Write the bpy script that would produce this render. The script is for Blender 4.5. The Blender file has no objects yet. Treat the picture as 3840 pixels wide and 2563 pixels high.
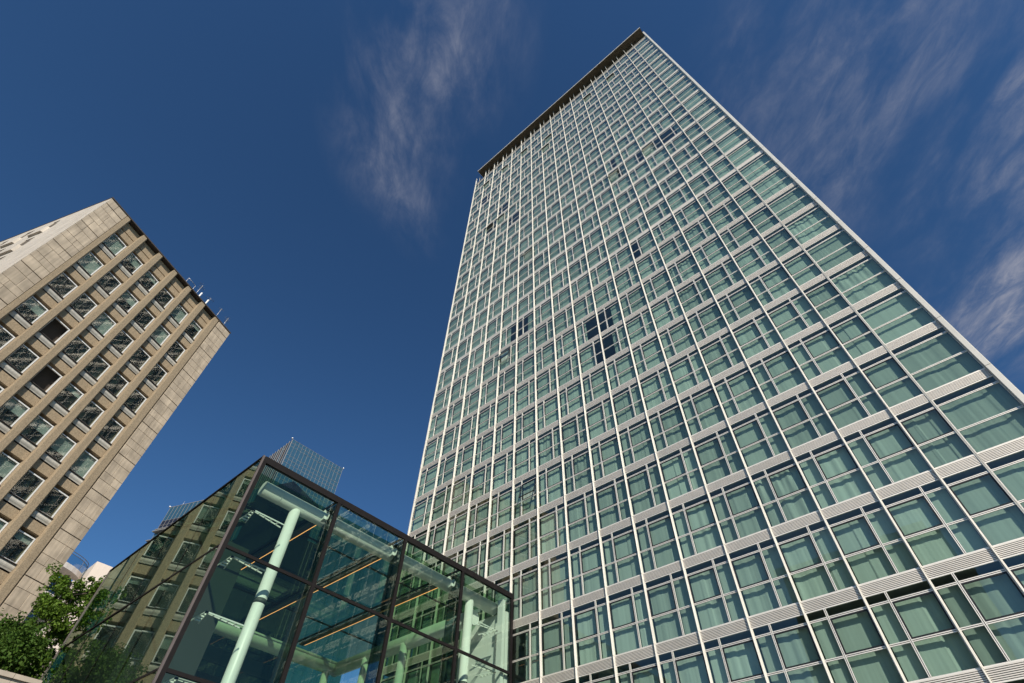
import bpy, bmesh, math, random
from mathutils import Vector, Matrix
R = math.radians
random.seed(7)
SC = bpy.context.scene
COL = SC.collection

# ------------------------------------------------------------------ camera
# origin = the photographer's eye (1.6 m above the paving); X runs along the tower facade, Y into it
YAW, PITCH, ROLL, FOC = 0.7474998, 0.8884339, 0.0347839, 1948.163
fw = Vector((-math.sin(YAW)*math.cos(PITCH), math.cos(YAW)*math.cos(PITCH), math.sin(PITCH)))
rt = Vector((math.cos(YAW), math.sin(YAW), 0)); up = rt.cross(fw)
r2 = rt*math.cos(ROLL) + up*math.sin(ROLL); u2 = -rt*math.sin(ROLL) + up*math.cos(ROLL)
cam_d = bpy.data.cameras.new('camera'); cam = bpy.data.objects.new('camera', cam_d); COL.objects.link(cam)
cam_d.sensor_width = 36.0; cam_d.lens = FOC/3840*36.0; cam_d.clip_end = 6000; cam_d.clip_start = 0.05
m = Matrix((r2, u2, -fw)).transposed().to_4x4(); cam.matrix_world = m
SC.camera = cam
def project(p):
    p = Vector(p); d = p.dot(fw)
    if d <= 0.1: return None
    return (1920 + FOC*p.dot(r2)/d, 1281.5 - FOC*p.dot(u2)/d)

# ------------------------------------------------------------------ sun, sky
SUN_EL, SUN_AZ = R(35), R(57)                     # azimuth from -Y towards +X
sdir = Vector((math.cos(SUN_EL)*math.sin(SUN_AZ), -math.cos(SUN_EL)*math.cos(SUN_AZ), math.sin(SUN_EL)))
sl = bpy.data.lights.new('sun', 'SUN'); sl.energy = 5.0; sl.angle = R(0.53); sl.color = (1.0, 0.92, 0.80)
so = bpy.data.objects.new('sun', sl); COL.objects.link(so)
so.rotation_euler = (-sdir).to_track_quat('-Z', 'Y').to_euler(); so.location = sdir*200
W = bpy.data.worlds.new('World'); SC.world = W; W.use_nodes = True
nt = W.node_tree; nt.nodes.clear()
def N(tree, t, **k):
    n = tree.nodes.new(t)
    for a, b in k.items(): setattr(n, a, b)
    return n
def build_world():
    L = nt.links.new
    out = N(nt, 'ShaderNodeOutputWorld'); bg = N(nt, 'ShaderNodeBackground'); L(bg.outputs[0], out.inputs[0])
    sky = N(nt, 'ShaderNodeTexSky'); sky.sky_type = 'NISHITA'; sky.sun_disc = False
    sky.sun_elevation = SUN_EL; sky.sun_rotation = math.atan2(sdir.x, sdir.y)
    sky.air_density = 1.0; sky.dust_density = 0.25; sky.ozone_density = 3.0; sky.altitude = 300
    tint = N(nt, 'ShaderNodeMix', data_type='RGBA', blend_type='MULTIPLY'); tint.inputs[0].default_value = 1
    tint.inputs[7].default_value = (0.62, 0.93, 1.10, 1)
    gm = N(nt, 'ShaderNodeGamma'); gm.inputs[1].default_value = 1.15; L(sky.outputs[0], gm.inputs[0]); L(gm.outputs[0], tint.inputs[6])
    # thin cirrus: the view direction carried onto a flat layer overhead
    tc = N(nt, 'ShaderNodeTexCoord'); sep = N(nt, 'ShaderNodeSeparateXYZ'); L(tc.outputs['Generated'], sep.inputs[0])
    zc = N(nt, 'ShaderNodeMath', operation='MAXIMUM'); zc.inputs[1].default_value = 0.06; L(sep.outputs[2], zc.inputs[0])
    dx = N(nt, 'ShaderNodeMath', operation='DIVIDE'); dy = N(nt, 'ShaderNodeMath', operation='DIVIDE')
    L(sep.outputs[0], dx.inputs[0]); L(zc.outputs[0], dx.inputs[1]); L(sep.outputs[1], dy.inputs[0]); L(zc.outputs[0], dy.inputs[1])
    cmb = N(nt, 'ShaderNodeCombineXYZ'); L(dx.outputs[0], cmb.inputs[0]); L(dy.outputs[0], cmb.inputs[1])
    def noise(rot, sc, scale, detail, dist, rough=.55):
        mp = N(nt, 'ShaderNodeMapping', vector_type='TEXTURE'); mp.inputs['Rotation'].default_value = (0, 0, rot); mp.inputs['Scale'].default_value = sc
        L(cmb.outputs[0], mp.inputs[0]); n = N(nt, 'ShaderNodeTexNoise'); n.inputs['Scale'].default_value = scale
        n.inputs['Detail'].default_value = detail; n.inputs['Distortion'].default_value = dist; n.inputs['Roughness'].default_value = rough
        L(mp.outputs[0], n.inputs['Vector']); return n.outputs[0]
    n1 = noise(CLOUD_ROT, (1.15, .66, 1), 3.8, 12, 0.25, .60)
    n2 = noise(CLOUD_ROT+.25, (1.2, .55, 1), 11.0, 10, 0.9, .68)
    def ramp(sock, a, b):
        mr = N(nt, 'ShaderNodeMapRange'); mr.interpolation_type = 'SMOOTHSTEP'
        mr.inputs[1].default_value = a; mr.inputs[2].default_value = b; L(sock, mr.inputs[0]); return mr.outputs[0]
    def math2(op, a, b):
        n = N(nt, 'ShaderNodeMath', operation=op)
        for i, s in enumerate((a, b)):
            if isinstance(s, (int, float)): n.inputs[i].default_value = s
            else: L(s, n.inputs[i])
        return n.outputs[0]
    # where the banks of cirrus drift (several round the whole sky, most of it stays clear)
    total = None
    for (cx, cy, rx, ry, rot, amt) in CLOUDS:
        mp = N(nt, 'ShaderNodeMapping', vector_type='TEXTURE'); mp.inputs['Location'].default_value = (cx, cy, 0)
        mp.inputs['Rotation'].default_value = (0, 0, rot); mp.inputs['Scale'].default_value = (rx, ry, 1)
        L(cmb.outputs[0], mp.inputs[0]); ln = N(nt, 'ShaderNodeVectorMath', operation='LENGTH'); L(mp.outputs[0], ln.inputs[0])
        f = math2('MULTIPLY', ramp(ln.outputs['Value'], 1.15, 0.1), amt)
        total = f if total is None else math2('MAXIMUM', total, f)
    body = math2('MULTIPLY', ramp(n1, 0.36, 0.80), math2('ADD', math2('MULTIPLY', ramp(n2, .25, .75), 1.0), 0.25))
    fac = math2('MINIMUM', math2('MULTIPLY', total, body), 0.75)
    mix = N(nt, 'ShaderNodeMix', data_type='RGBA'); L(fac, mix.inputs[0]); L(tint.outputs[2], mix.inputs[6])
    mix.inputs[7].default_value = CLOUD_COL
    L(mix.outputs[2], bg.inputs[0]); bg.inputs[1].default_value = SKY_STR
SKY_STR = 0.066
CLOUD_ROT = R(-50)
CLOUD_COL = (4.6, 4.75, 5.7, 1)
CLOUDS = [(-0.03, 0.25, 0.30, 0.62, 0, 0)]
def layer(px, py):
    d = fw + r2*((px-1920)/FOC) - u2*((py-1281.5)/FOC); return (d.x/d.z, d.y/d.z)
def bank(px, py, rx, ry, rot, amt): x, y = layer(px, py); return (x, y, rx, ry, rot, amt)
CLOUDS = [bank(1640, 130, .21, .17, R(-40), 1.0), bank(1500, 480, .24, .15, R(-45), .85), bank(1560, 760, .14, .09, R(-50), .55),
          bank(3250, 300, .40, .26, R(-50), .6), bank(3840, 450, .36, .26, R(-60), .75), bank(3860, 1100, .32, .26, R(-60), 1.4), bank(2800, 250, .22, .12, R(-40), .3),
          (1.6, -0.9, .8, .5, R(30), .7), (0.2, -1.8, .9, .5, R(10), .6), (-2.4, -1.2, .9, .6, R(50), .6), (1.9, 1.4, .8, .6, R(-40), .6)]
build_world()
SC.view_settings.view_transform = 'Standard'; SC.view_settings.look = 'None'; SC.view_settings.gamma = 1.0
SC.view_settings.use_curve_mapping = False; SC.view_settings.exposure = 0.15
SC.cycles.use_denoising = True; SC.cycles.max_bounces = 7; SC.cycles.transparent_max_bounces = 24
SC.cycles.diffuse_bounces = 3; SC.cycles.glossy_bounces = 4; SC.cycles.transmission_bounces = 4
SC.cycles.caustics_reflective = False; SC.cycles.caustics_refractive = False; SC.cycles.sample_clamp_indirect = 6.0
SC.cycles.use_adaptive_sampling = True; SC.cycles.adaptive_threshold = 0.015
SC.cycles.blur_glossy = 0.0; SC.render.filter_size = 1.3 if hasattr(SC.render, 'filter_size') else 1.5

# ------------------------------------------------------------------ helpers
def tag(o, label=None, cat=None, group=None, kind=None):
    if label: o['label'] = label
    if cat: o['category'] = cat
    if group: o['group'] = group
    if kind: o['kind'] = kind
    return o
def empty(name, loc=(0, 0, 0), rz=0.0, parent=None):
    o = bpy.data.objects.new(name, None); COL.objects.link(o); o.location = loc; o.rotation_euler = (0, 0, rz)
    if parent: o.parent = parent
    o.empty_display_size = 0.3
    return o
def place(name, me, parent=None, loc=(0, 0, 0), rot=(0, 0, 0)):
    o = bpy.data.objects.new(name, me); COL.objects.link(o); o.location = loc; o.rotation_euler = rot
    if parent: o.parent = parent
    return o
class MB:
    def __init__(s): s.v = []; s.f = []; s.m = []; s.sm = []
    def face(s, pts, mi=0, smooth=False):
        b = len(s.v); s.v += [tuple(p) for p in pts]; s.f.append(tuple(range(b, b+len(pts)))); s.m.append(mi); s.sm.append(smooth)
    def box(s, x0, x1, y0, y1, z0, z1, mi=0):
        b = len(s.v)
        s.v += [(x0,y0,z0),(x1,y0,z0),(x1,y1,z0),(x0,y1,z0),(x0,y0,z1),(x1,y0,z1),(x1,y1,z1),(x0,y1,z1)]
        for q in ((0,3,2,1),(4,5,6,7),(0,1,5,4),(1,2,6,5),(2,3,7,6),(3,0,4,7)): s.f.append(tuple(b+i for i in q)); s.m.append(mi); s.sm.append(False)
    def chamfer_box(s, x0, x1, y0, y1, z0, z1, c, mi=0):
        # box whose -Y face has bevelled edges
        b = len(s.v)
        s.v += [(x0,y1,z0),(x1,y1,z0),(x1,y1,z1),(x0,y1,z1), (x0,y0+c,z0),(x1,y0+c,z0),(x1,y0+c,z1),(x0,y0+c,z1),
                (x0+c,y0,z0+c),(x1-c,y0,z0+c),(x1-c,y0,z1-c),(x0+c,y0,z1-c)]
        for q in ((0,3,2,1),(0,1,5,4),(1,2,6,5),(2,3,7,6),(3,0,4,7),(4,5,9,8),(5,6,10,9),(6,7,11,10),(7,4,8,11),(8,9,10,11)):
            s.f.append(tuple(b+i for i in q)); s.m.append(mi); s.sm.append(False)
    def prism(s, poly, axis_pts, mi=0):
        # poly of 3-D points swept by a vector
        v = Vector(axis_pts); a = [Vector(p) for p in poly]; b = [p+v for p in a]; n = len(a)
        s.face(a[::-1], mi); s.face(b, mi)
        for i in range(n): s.face([a[i], a[(i+1)%n], b[(i+1)%n], b[i]], mi)
    def tube(s, p0, p1, r, n=20, r1=None, caps=True, mi=0):
        p0 = Vector(p0); p1 = Vector(p1); d = (p1-p0).normalized(); r1 = r if r1 is None else r1
        a = d.orthogonal().normalized(); c = d.cross(a); b = len(s.v)
        for p, rr in ((p0, r), (p1, r1)):
            for i in range(n):
                t = 2*math.pi*i/n; s.v.append(tuple(p + a*(rr*math.cos(t)) + c*(rr*math.sin(t))))
        for i in range(n):
            j = (i+1)%n; s.f.append((b+i, b+j, b+n+j, b+n+i)); s.m.append(mi); s.sm.append(True)
        if caps:
            s.f.append(tuple(b+i for i in reversed(range(n)))); s.m.append(mi); s.sm.append(False)
            s.f.append(tuple(b+n+i for i in range(n))); s.m.append(mi); s.sm.append(False)
    def mesh(s, name, mats):
        me = bpy.data.meshes.new(name); me.from_pydata(s.v, [], s.f)
        for m_ in (mats if isinstance(mats, (list, tuple)) else [mats]): me.materials.append(m_)
        me.polygons.foreach_set('material_index', s.m); me.polygons.foreach_set('use_smooth', s.sm); me.update(); return me
    def build(s, name, mats, parent=None, loc=(0, 0, 0), rot=(0, 0, 0)):
        return place(name, s.mesh(name, mats), parent, loc, rot)

# ------------------------------------------------------------------ materials
def mat(name):
    m_ = bpy.data.materials.new(name); m_.use_nodes = True; t = m_.node_tree; t.nodes.clear()
    return m_, t, t.links.new, N(t, 'ShaderNodeOutputMaterial')
def solid(name, col, rough=.5, metal=0.0, var=.08, scale=3.0, bump=0.0, bscale=60.0, per_obj=0.0, spec=.5, streak=0.0):
    m_, t, L, out = mat(name); p = N(t, 'ShaderNodeBsdfPrincipled'); L(p.outputs[0], out.inputs[0])
    p.inputs['Roughness'].default_value = rough; p.inputs['Metallic'].default_value = metal; p.inputs['Specular IOR Level'].default_value = spec
    tc = N(t, 'ShaderNodeNewGeometry'); n = N(t, 'ShaderNodeTexNoise'); n.inputs['Scale'].default_value = scale; n.inputs['Detail'].default_value = 6
    L(tc.outputs['Position'], n.inputs['Vector'])
    mr = N(t, 'ShaderNodeMapRange'); mr.inputs[1].default_value = .3; mr.inputs[2].default_value = .7; mr.inputs[3].default_value = 1-var; mr.inputs[4].default_value = 1+var
    L(n.outputs[0], mr.inputs[0]); val = mr.outputs[0]
    if per_obj:
        oi = N(t, 'ShaderNodeObjectInfo'); m2 = N(t, 'ShaderNodeMapRange'); m2.inputs[3].default_value = 1-per_obj; m2.inputs[4].default_value = 1+per_obj
        L(oi.outputs['Random'], m2.inputs[0]); mu = N(t, 'ShaderNodeMath', operation='MULTIPLY'); L(val, mu.inputs[0]); L(m2.outputs[0], mu.inputs[1]); val = mu.outputs[0]
    if streak:
        mp = N(t, 'ShaderNodeMapping'); mp.inputs['Scale'].default_value = (2.2, 2.2, .12); L(tc.outputs['Position'], mp.inputs[0])
        n3 = N(t, 'ShaderNodeTexNoise'); n3.inputs['Scale'].default_value = 2.0; n3.inputs['Detail'].default_value = 8; L(mp.outputs[0], n3.inputs['Vector'])
        m3 = N(t, 'ShaderNodeMapRange'); m3.inputs[1].default_value = .35; m3.inputs[2].default_value = .7; m3.inputs[3].default_value = 1+streak*.3; m3.inputs[4].default_value = 1-streak
        L(n3.outputs[0], m3.inputs[0]); mu = N(t, 'ShaderNodeMath', operation='MULTIPLY'); L(val, mu.inputs[0]); L(m3.outputs[0], mu.inputs[1]); val = mu.outputs[0]
    mx = N(t, 'ShaderNodeVectorMath', operation='SCALE'); mx.inputs[0].default_value = col[:3]; L(val, mx.inputs['Scale']); L(mx.outputs[0], p.inputs['Base Color'])
    if bump:
        b = N(t, 'ShaderNodeTexNoise'); b.inputs['Scale'].default_value = bscale; b.inputs['Detail'].default_value = 3; L(tc.outputs['Position'], b.inputs['Vector'])
        bm = N(t, 'ShaderNodeBump'); bm.inputs['Strength'].default_value = bump; bm.inputs['Distance'].default_value = .02; L(b.outputs[0], bm.inputs['Height']); L(bm.outputs[0], p.inputs['Normal'])
    return m_
def glass(name, tint, ior=1.7, refl=(1, 1, 1), wave=0.0, wscale=1.2, dark=None, rough=0.0, r0=None, power=5):
    # flat architectural pane: what is behind shows through tinted, what is in front is mirrored by Fresnel
    m_, t, L, out = mat(name)
    # Schlick curve, the same from both sides of the pane
    lw = N(t, 'ShaderNodeLayerWeight'); lw.inputs['Blend'].default_value = .5
    pw = N(t, 'ShaderNodeMath', operation='POWER'); pw.inputs[1].default_value = power; L(lw.outputs['Facing'], pw.inputs[0])
    r0 = min(.6, 2*((ior-1)/(ior+1))**2) if r0 is None else r0
    fr = N(t, 'ShaderNodeMath', operation='MULTIPLY_ADD'); fr.inputs[1].default_value = 1-r0; fr.inputs[2].default_value = r0; L(pw.outputs[0], fr.inputs[0])
    gl = N(t, 'ShaderNodeBsdfGlossy'); gl.inputs['Roughness'].default_value = rough; gl.inputs['Color'].default_value = (*refl, 1)
    if dark is None:
        tr = N(t, 'ShaderNodeBsdfTransparent'); tr.inputs['Color'].default_value = (*tint, 1)
    else:
        tr = N(t, 'ShaderNodeBsdfDiffuse'); tr.inputs['Color'].default_value = (*dark, 1)
    mx = N(t, 'ShaderNodeMixShader'); L(fr.outputs[0], mx.inputs[0]); L(tr.outputs[0], mx.inputs[1]); L(gl.outputs[0], mx.inputs[2]); L(mx.outputs[0], out.inputs[0])
    if wave:
        g = N(t, 'ShaderNodeNewGeometry'); oi = N(t, 'ShaderNodeObjectInfo')
        ad = N(t, 'ShaderNodeVectorMath', operation='ADD'); L(g.outputs['Position'], ad.inputs[0])
        sc = N(t, 'ShaderNodeMath', operation='MULTIPLY'); sc.inputs[1].default_value = 50; L(oi.outputs['Random'], sc.inputs[0]); L(sc.outputs[0], ad.inputs[1])
        n = N(t, 'ShaderNodeTexNoise'); n.inputs['Scale'].default_value = wscale; n.inputs['Detail'].default_value = 1.5; L(ad.outputs[0], n.inputs['Vector'])
        b = N(t, 'ShaderNodeBump'); b.inputs['Strength'].default_value = 1.0; b.inputs['Distance'].default_value = wave; L(n.outputs[0], b.inputs['Height'])
        L(b.outputs[0], gl.inputs['Normal'])
    return m_
def fabric(name, col):
    m_, t, L, out = mat(name)
    d = N(t, 'ShaderNodeBsdfDiffuse'); tl = N(t, 'ShaderNodeBsdfTranslucent'); mx = N(t, 'ShaderNodeMixShader'); mx.inputs[0].default_value = .12
    oi = N(t, 'ShaderNodeObjectInfo'); mr = N(t, 'ShaderNodeMapRange'); mr.inputs[3].default_value = .74; mr.inputs[4].default_value = 1.12; L(oi.outputs['Random'], mr.inputs[0])
    g = N(t, 'ShaderNodeNewGeometry'); mp = N(t, 'ShaderNodeMapping'); mp.inputs['Scale'].default_value = (9, 9, .25); L(g.outputs['Position'], mp.inputs[0])
    n = N(t, 'ShaderNodeTexNoise'); n.inputs['Scale'].default_value = 1.0; n.inputs['Detail'].default_value = 4; L(mp.outputs[0], n.inputs['Vector'])
    m2 = N(t, 'ShaderNodeMapRange'); m2.inputs[1].default_value = .3; m2.inputs[2].default_value = .7; m2.inputs[3].default_value = .93; m2.inputs[4].default_value = 1.05; L(n.outputs[0], m2.inputs[0])
    mu = N(t, 'ShaderNodeMath', operation='MULTIPLY'); L(mr.outputs[0], mu.inputs[0]); L(m2.outputs[0], mu.inputs[1])
    v = N(t, 'ShaderNodeVectorMath', operation='SCALE'); v.inputs[0].default_value = col; L(mu.outputs[0], v.inputs['Scale'])
    L(v.outputs[0], d.inputs[0]); L(v.outputs[0], tl.inputs[0]); L(d.outputs[0], mx.inputs[1]); L(tl.outputs[0], mx.inputs[2]); L(mx.outputs[0], out.inputs[0])
    return m_
def emit(name, col, s):
    m_, t, L, out = mat(name); e = N(t, 'ShaderNodeEmission'); e.inputs[0].default_value = (*col, 1); e.inputs[1].default_value = s; L(e.outputs[0], out.inputs[0]); return m_
def leafmat(name, c0, c1):
    m_, t, L, out = mat(name); g = N(t, 'ShaderNodeNewGeometry')
    cr = N(t, 'ShaderNodeMix', data_type='RGBA'); cr.inputs[6].default_value = (*c0, 1); cr.inputs[7].default_value = (*c1, 1); L(g.outputs['Random Per Island'], cr.inputs[0])
    d = N(t, 'ShaderNodeBsdfPrincipled'); d.inputs['Roughness'].default_value = .6; d.inputs['Specular IOR Level'].default_value = .15; tl = N(t, 'ShaderNodeBsdfTranslucent')
    L(cr.outputs[2], d.inputs['Base Color']); L(cr.outputs[2], tl.inputs[0]); mx = N(t, 'ShaderNodeMixShader'); mx.inputs[0].default_value = .3
    L(d.outputs[0], mx.inputs[1]); L(tl.outputs[0], mx.inputs[2]); L(mx.outputs[0], out.inputs[0]); return m_

M = dict(
    white=solid('white_aluminium', (.70, .67, .60), .42, var=.05, scale=1.5, per_obj=.02, streak=.06),
    louvre=solid('louvre_aluminium', (.90, .83, .73), .60, metal=.55, var=.04, scale=2, per_obj=.04),
    alu=solid('frame_aluminium', (.95, .89, .80), .60, metal=.55, var=.04, scale=1.5, per_obj=.03),
    dark=solid('black_gasket', (.012, .013, .014), .5),
    gap=solid('louvre_groove', (.035, .032, .03), .7),
    room=solid('room_plaster', (.34, .35, .32), .9, var=.2, scale=.5),
    slab=solid('slab_concrete', (.30, .30, .29), .9, var=.1),
    curtain=fabric('curtain_cloth', (.80, .82, .76)),
    tglass=glass('tower_glass', (.63, .765, .70), r0=.10, refl= (.95, 1.0, .92), wave=.0012, wscale=.9, power=3.2),
    pglass=glass('parapet_glass', (.62, .72, .74), r0=.14, refl= (.9, .95, 1)),
    soffit=solid('soffit_panel', (.075, .055, .028), .6, var=.1),
    concrete=solid('tower_side', (.42, .43, .42), .7),
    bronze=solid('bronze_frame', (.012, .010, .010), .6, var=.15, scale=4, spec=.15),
    bronze_lit=solid('bronze_lit_edge', (.13, .105, .095), .45, metal=.2, var=.1),  # lighter copy of the bronze, the sunlit edge put into its colour
    bglass=glass('pavilion_glass', (.68, .78, .70), r0=.042, refl= (.78, .95, .84), wave=.0004, wscale=.35),
    roofglass=glass('tinted_roof_glass', (.20, .35, .20), r0=.08, refl=(.8, .95, .85)),
    sideglass=glass('pavilion_side_glass', (.50, .62, .53), r0=.12, refl=(.74, .88, .72), wave=.0006, wscale=.3, power=4),
    finglass=glass('fin_glass', (.34, .42, .44), 1.55),
    steel=solid('painted_steel', (.80, .83, .78), .4, var=.03, scale=1),
    wallwhite=solid('white_wall_panel', (.82, .84, .80), .5, var=.02),
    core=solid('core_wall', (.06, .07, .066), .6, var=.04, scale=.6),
    stone=solid('limestone', (.48, .395, .295), .75, var=.22, scale=.9, bump=.15, bscale=25, per_obj=.09, streak=.24),
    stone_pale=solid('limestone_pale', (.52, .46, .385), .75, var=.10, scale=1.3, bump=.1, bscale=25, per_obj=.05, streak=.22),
    joint=solid('mortar', (.12, .095, .07), .9, var=.1),
    aggregate=solid('washed_aggregate', (.34, .265, .175), .9, var=.30, scale=14, bump=.5, bscale=35, streak=.12),
    pale=solid('pale_spandrel', (.50, .475, .42), .5, var=.12, scale=1.2, per_obj=.06, streak=.14),
    groove=solid('shadow_gap', (.045, .036, .028), .8),
    wframe=solid('grey_window_frame', (.70, .71, .71), .4, var=.05),
    sglass=glass('office_glass', (.52, .60, .56), r0=.085, refl= (.95, 1, 1), wave=.005, wscale=.5, rough=.035),
    blind=solid('roller_blind', (.55, .58, .56), .8),
    coping=solid('roof_coping', (.055, .045, .04), .6),
    galv=solid('galvanised_mast', (.45, .45, .45), .4, metal=.3),
    whitepipe=solid('white_pipe', (.8, .8, .78), .4),
    thin=solid('antenna_rod', (.12, .12, .12), .5),
    cream=solid('cream_render', (.68, .58, .49), .85, var=.03, streak=.05),
    creamw=solid('white_balcony_slab', (.62, .57, .52), .8),
    fglass=glass('far_tower_glass', (1, 1, 1), r0=.25, refl= (.85, .95, 1), wave=.004, wscale=.4, dark=(.032, .082, .105)),
    fdark=solid('dark_spandrel_glass', (.02, .02, .03), .25),
    fgrid=solid('far_tower_grid', (.25, .24, .225), .5),
    leaf=leafmat('maple_leaf', (.05, .105, .010), (.14, .23, .028)),
    leaf2=leafmat('shrub_leaf', (.03, .075, .01), (.085, .15, .025)),
    bark=solid('bark', (.10, .075, .055), .9, var=.3, scale=8, bump=.4, bscale=20),
    paving=solid('granite_paving', (.24, .235, .225), .85, var=.15, scale=.8),
    terrace=solid('terrace_stone', (.40, .345, .28), .8, var=.1, scale=2, bump=.1, per_obj=.06),
    officewall=solid('mossy_office_wall', (.10, .115, .07), .85, var=.25, scale=.3),
    led=emit('warm_led', (1.0, .46, .15), 1.6),
)

# ------------------------------------------------------------------ ground
g = MB(); g.face([(-700, -700, -1.6), (700, -700, -1.6), (700, 900, -1.6), (-700, 900, -1.6)]); tag(g.build('ground', M['paving']), kind='structure')

# ================================================================== the glass tower
FY = 24.0
FH, FW_ = 3.3545, 2.27892
XL, X1, XB, XR = -33.2746, -30.722, 2.698, 5.0647
Z0, ZTOP = 97.2654, 100.1625
finx = [XL] + [X1 + i*FW_ for i in range(15)]            # left edge of each full fin, the last one is "A"
bays = [(finx[i], finx[i+1], 'std' if i else 'first') for i in range(15)] + [(finx[15], XB, 'single'), (XB, XR, 'wide')]
tower = empty('glass_tower', (0, FY, -1.6)); tower.location = (0, 0, 0)
tag(tower, 'tall glass hotel tower with white fins and green curtained windows', 'tower')
NF = 29
def zl(k): return Z0 - k*FH

# fins, one part each, with an open joint at every storey
for i, x in enumerate(finx + [XB, XR]):
    b = MB(); zb = zl(NF)
    last = i == len(finx)+1; thin = i == len(finx)
    x0, x1, y0 = (x-.010, x+.028, FY-.11)
    if last: x0, x1, y0 = x, x+.21, FY-.16
    if i == 0: x0, x1 = x-.06, x+.05
    if thin: x0, x1, y0 = x-.03, x+.04, FY-.035
    for k in range(NF+1):
        zt_ = (ZTOP if k == 0 else zl(k)-.006); z1_ = zl(k+1)+.006
        if k == NF: z1_ = -1.6
        if thin:
            b.box(x0, x0+.028, y0, FY+.06, z1_, zt_); b.box(x1-.028, x1, y0, FY+.06, z1_, zt_)
        else:
            b.chamfer_box(x0, x1, y0, FY+.02, z1_, zt_, .012); b.box(x0-.012, x1+.022, FY-.012, FY+.06, z1_, zt_)
    if thin: b.box(x0+.028, x1-.028, FY+.0, FY+.06, -1.6, ZTOP, 1)
    b.build('fin', [M['white'], M['dark']], tower)
b = MB(); b.box(XR+.212, XR+.25, FY-.05, FY+.3, -1.6, ZTOP, 0); b.build('corner_trim', M['concrete'], tower)

# slabs, back wall, flanks
for k in range(NF+1):
    b = MB(); b.box(XL+.08, XR+.1, FY+.075, FY+13.5, zl(k)-.43, zl(k)-.05); b.build('floor_slab', M['slab'], tower)
b = MB(); b.box(XL+.1, XR, FY+2.6, FY+2.9, -1.6, Z0-.5); b.build('room_wall', M['room'], tower)
b = MB(); b.box(XR+.0, XR+.2, FY+.32, FY+14, -1.6, Z0+1.2); b.box(XL+.3, XR-.01, FY+13.6, FY+14, -1.6, Z0+1); b.build('side_wall', M['concrete'], tower)
b = MB(); b.box(XL-.02, XL+.05, FY+.1, FY+13.6, -1.6, Z0); b.build('flank_glazing', M['tglass'], tower)

# ---- window frame, panes, curtain, louvre
HB, HL = -3.335, -.41        # bottom and top of the window opening below the storey line
def rail(b, x0, x1, z, h=.085, y=0.0):
    t = (h-.024)/2
    b.box(x0, x1, y, y+.06, z-h/2, z-h/2+t); b.box(x0, x1, y, y+.06, z+h/2-t, z+h/2); b.box(x0, x1, y+.012, y+.06, z-h/2+t, z+h/2-t, 1)
def post(b, x, z0, z1, w=.085, y=-.004):
    t = (w-.024)/2
    b.box(x-w/2, x-w/2+t, y, y+.06, z0, z1); b.box(x+w/2-t, x+w/2, y, y+.06, z0, z1); b.box(x-w/2+t, x+w/2-t, y+.012, y+.06, z0, z1, 1)
def gasket(b, x0, x1, z0, z1, t=.055, y=.003):
    b.box(x0, x1, y, y+.04, z0, z0+t, 1); b.box(x0, x1, y, y+.04, z1-t, z1, 1)
    b.box(x0, x0+t, y, y+.04, z0+t, z1-t, 1); b.box(x1-t, x1, y, y+.04, z0+t, z1-t, 1)
ZR1, ZR2 = -.80, -2.18
def layout(w, kind, parity):
    """columns of glass: list of (x0,x1,is_large)"""
    a, e = .068, w-.038
    if kind in ('single', 'wide'): return [(a, e, True)], None
    s = a + (e-a)*(.665 if parity else .335)
    return [(a, s-.0425, parity == 1), (s+.0425, e, parity == 0)], s
def frame_mesh(w, kind, parity):
    b = MB(); cols, s = layout(w, kind, parity); a, e = .05, w-.02
    b.box(a, e, .002, .06, HL-.05, HL); b.box(a, e, .002, .06, HB-.018, HB+.022)
    b.box(a, a+.02, .004, .06, HB+.022, HL-.05); b.box(e-.02, e, .004, .06, HB+.022, HL-.05)
    for (x0, x1, lg) in cols: rail(b, x0, x1, ZR1); rail(b, x0, x1, ZR2)
    if s: post(b, s, HB+.022, HL-.05); b.box(s-.03, s+.03, .061, .165, HB+.022, HL-.05, 1)
    b.box(a-.03, a+.018, .061, .17, HB+.022, HL-.05, 1)
    for (x0, x1, lg) in cols:
        if lg and kind != 'wide': gasket(b, x0+.002, x1-.002, ZR2+.0445, ZR1-.0445)
    return b
def pane_rects(w, kind, parity):
    cols, s = layout(w, kind, parity); out = []
    for (x0, x1, lg) in cols:
        out.append((x0, x1, ZR1+.0425, HL-.05, False)); out.append((x0, x1, ZR2+.0425, ZR1-.0425, lg and kind != 'wide')); out.append((x0, x1, HB+.022, ZR2-.0425, False))
    return out
_cache = {}
def cached(key, fn):
    if key not in _cache: _cache[key] = fn()
    return _cache[key]
def pane_mesh(w, h):
    key = ('pane', round(w, 3), round(h, 3))
    def fn():
        b = MB(); b.face([(0, 0, 0), (w, 0, 0), (w, 0, h), (0, 0, h)]); return b.mesh('pane', M['tglass'])
    return cached(key, fn)
def louvre_builder(w, deep, n=6):
    b = MB(); a, e = .05, w-.02
    b.box(a, e, -.018, .06, -.046, -.001)
    b.box(a, e, .0005, .062, -.41, -.046, 1 if deep else 0)
    for i in range(n):
        z = -.066 - i*.0585
        if deep: b.box(a, e, -.012, .0, z-.034, z)
        else: b.box(a, e, -.004, .0, z-.046, z)
    return b
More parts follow.
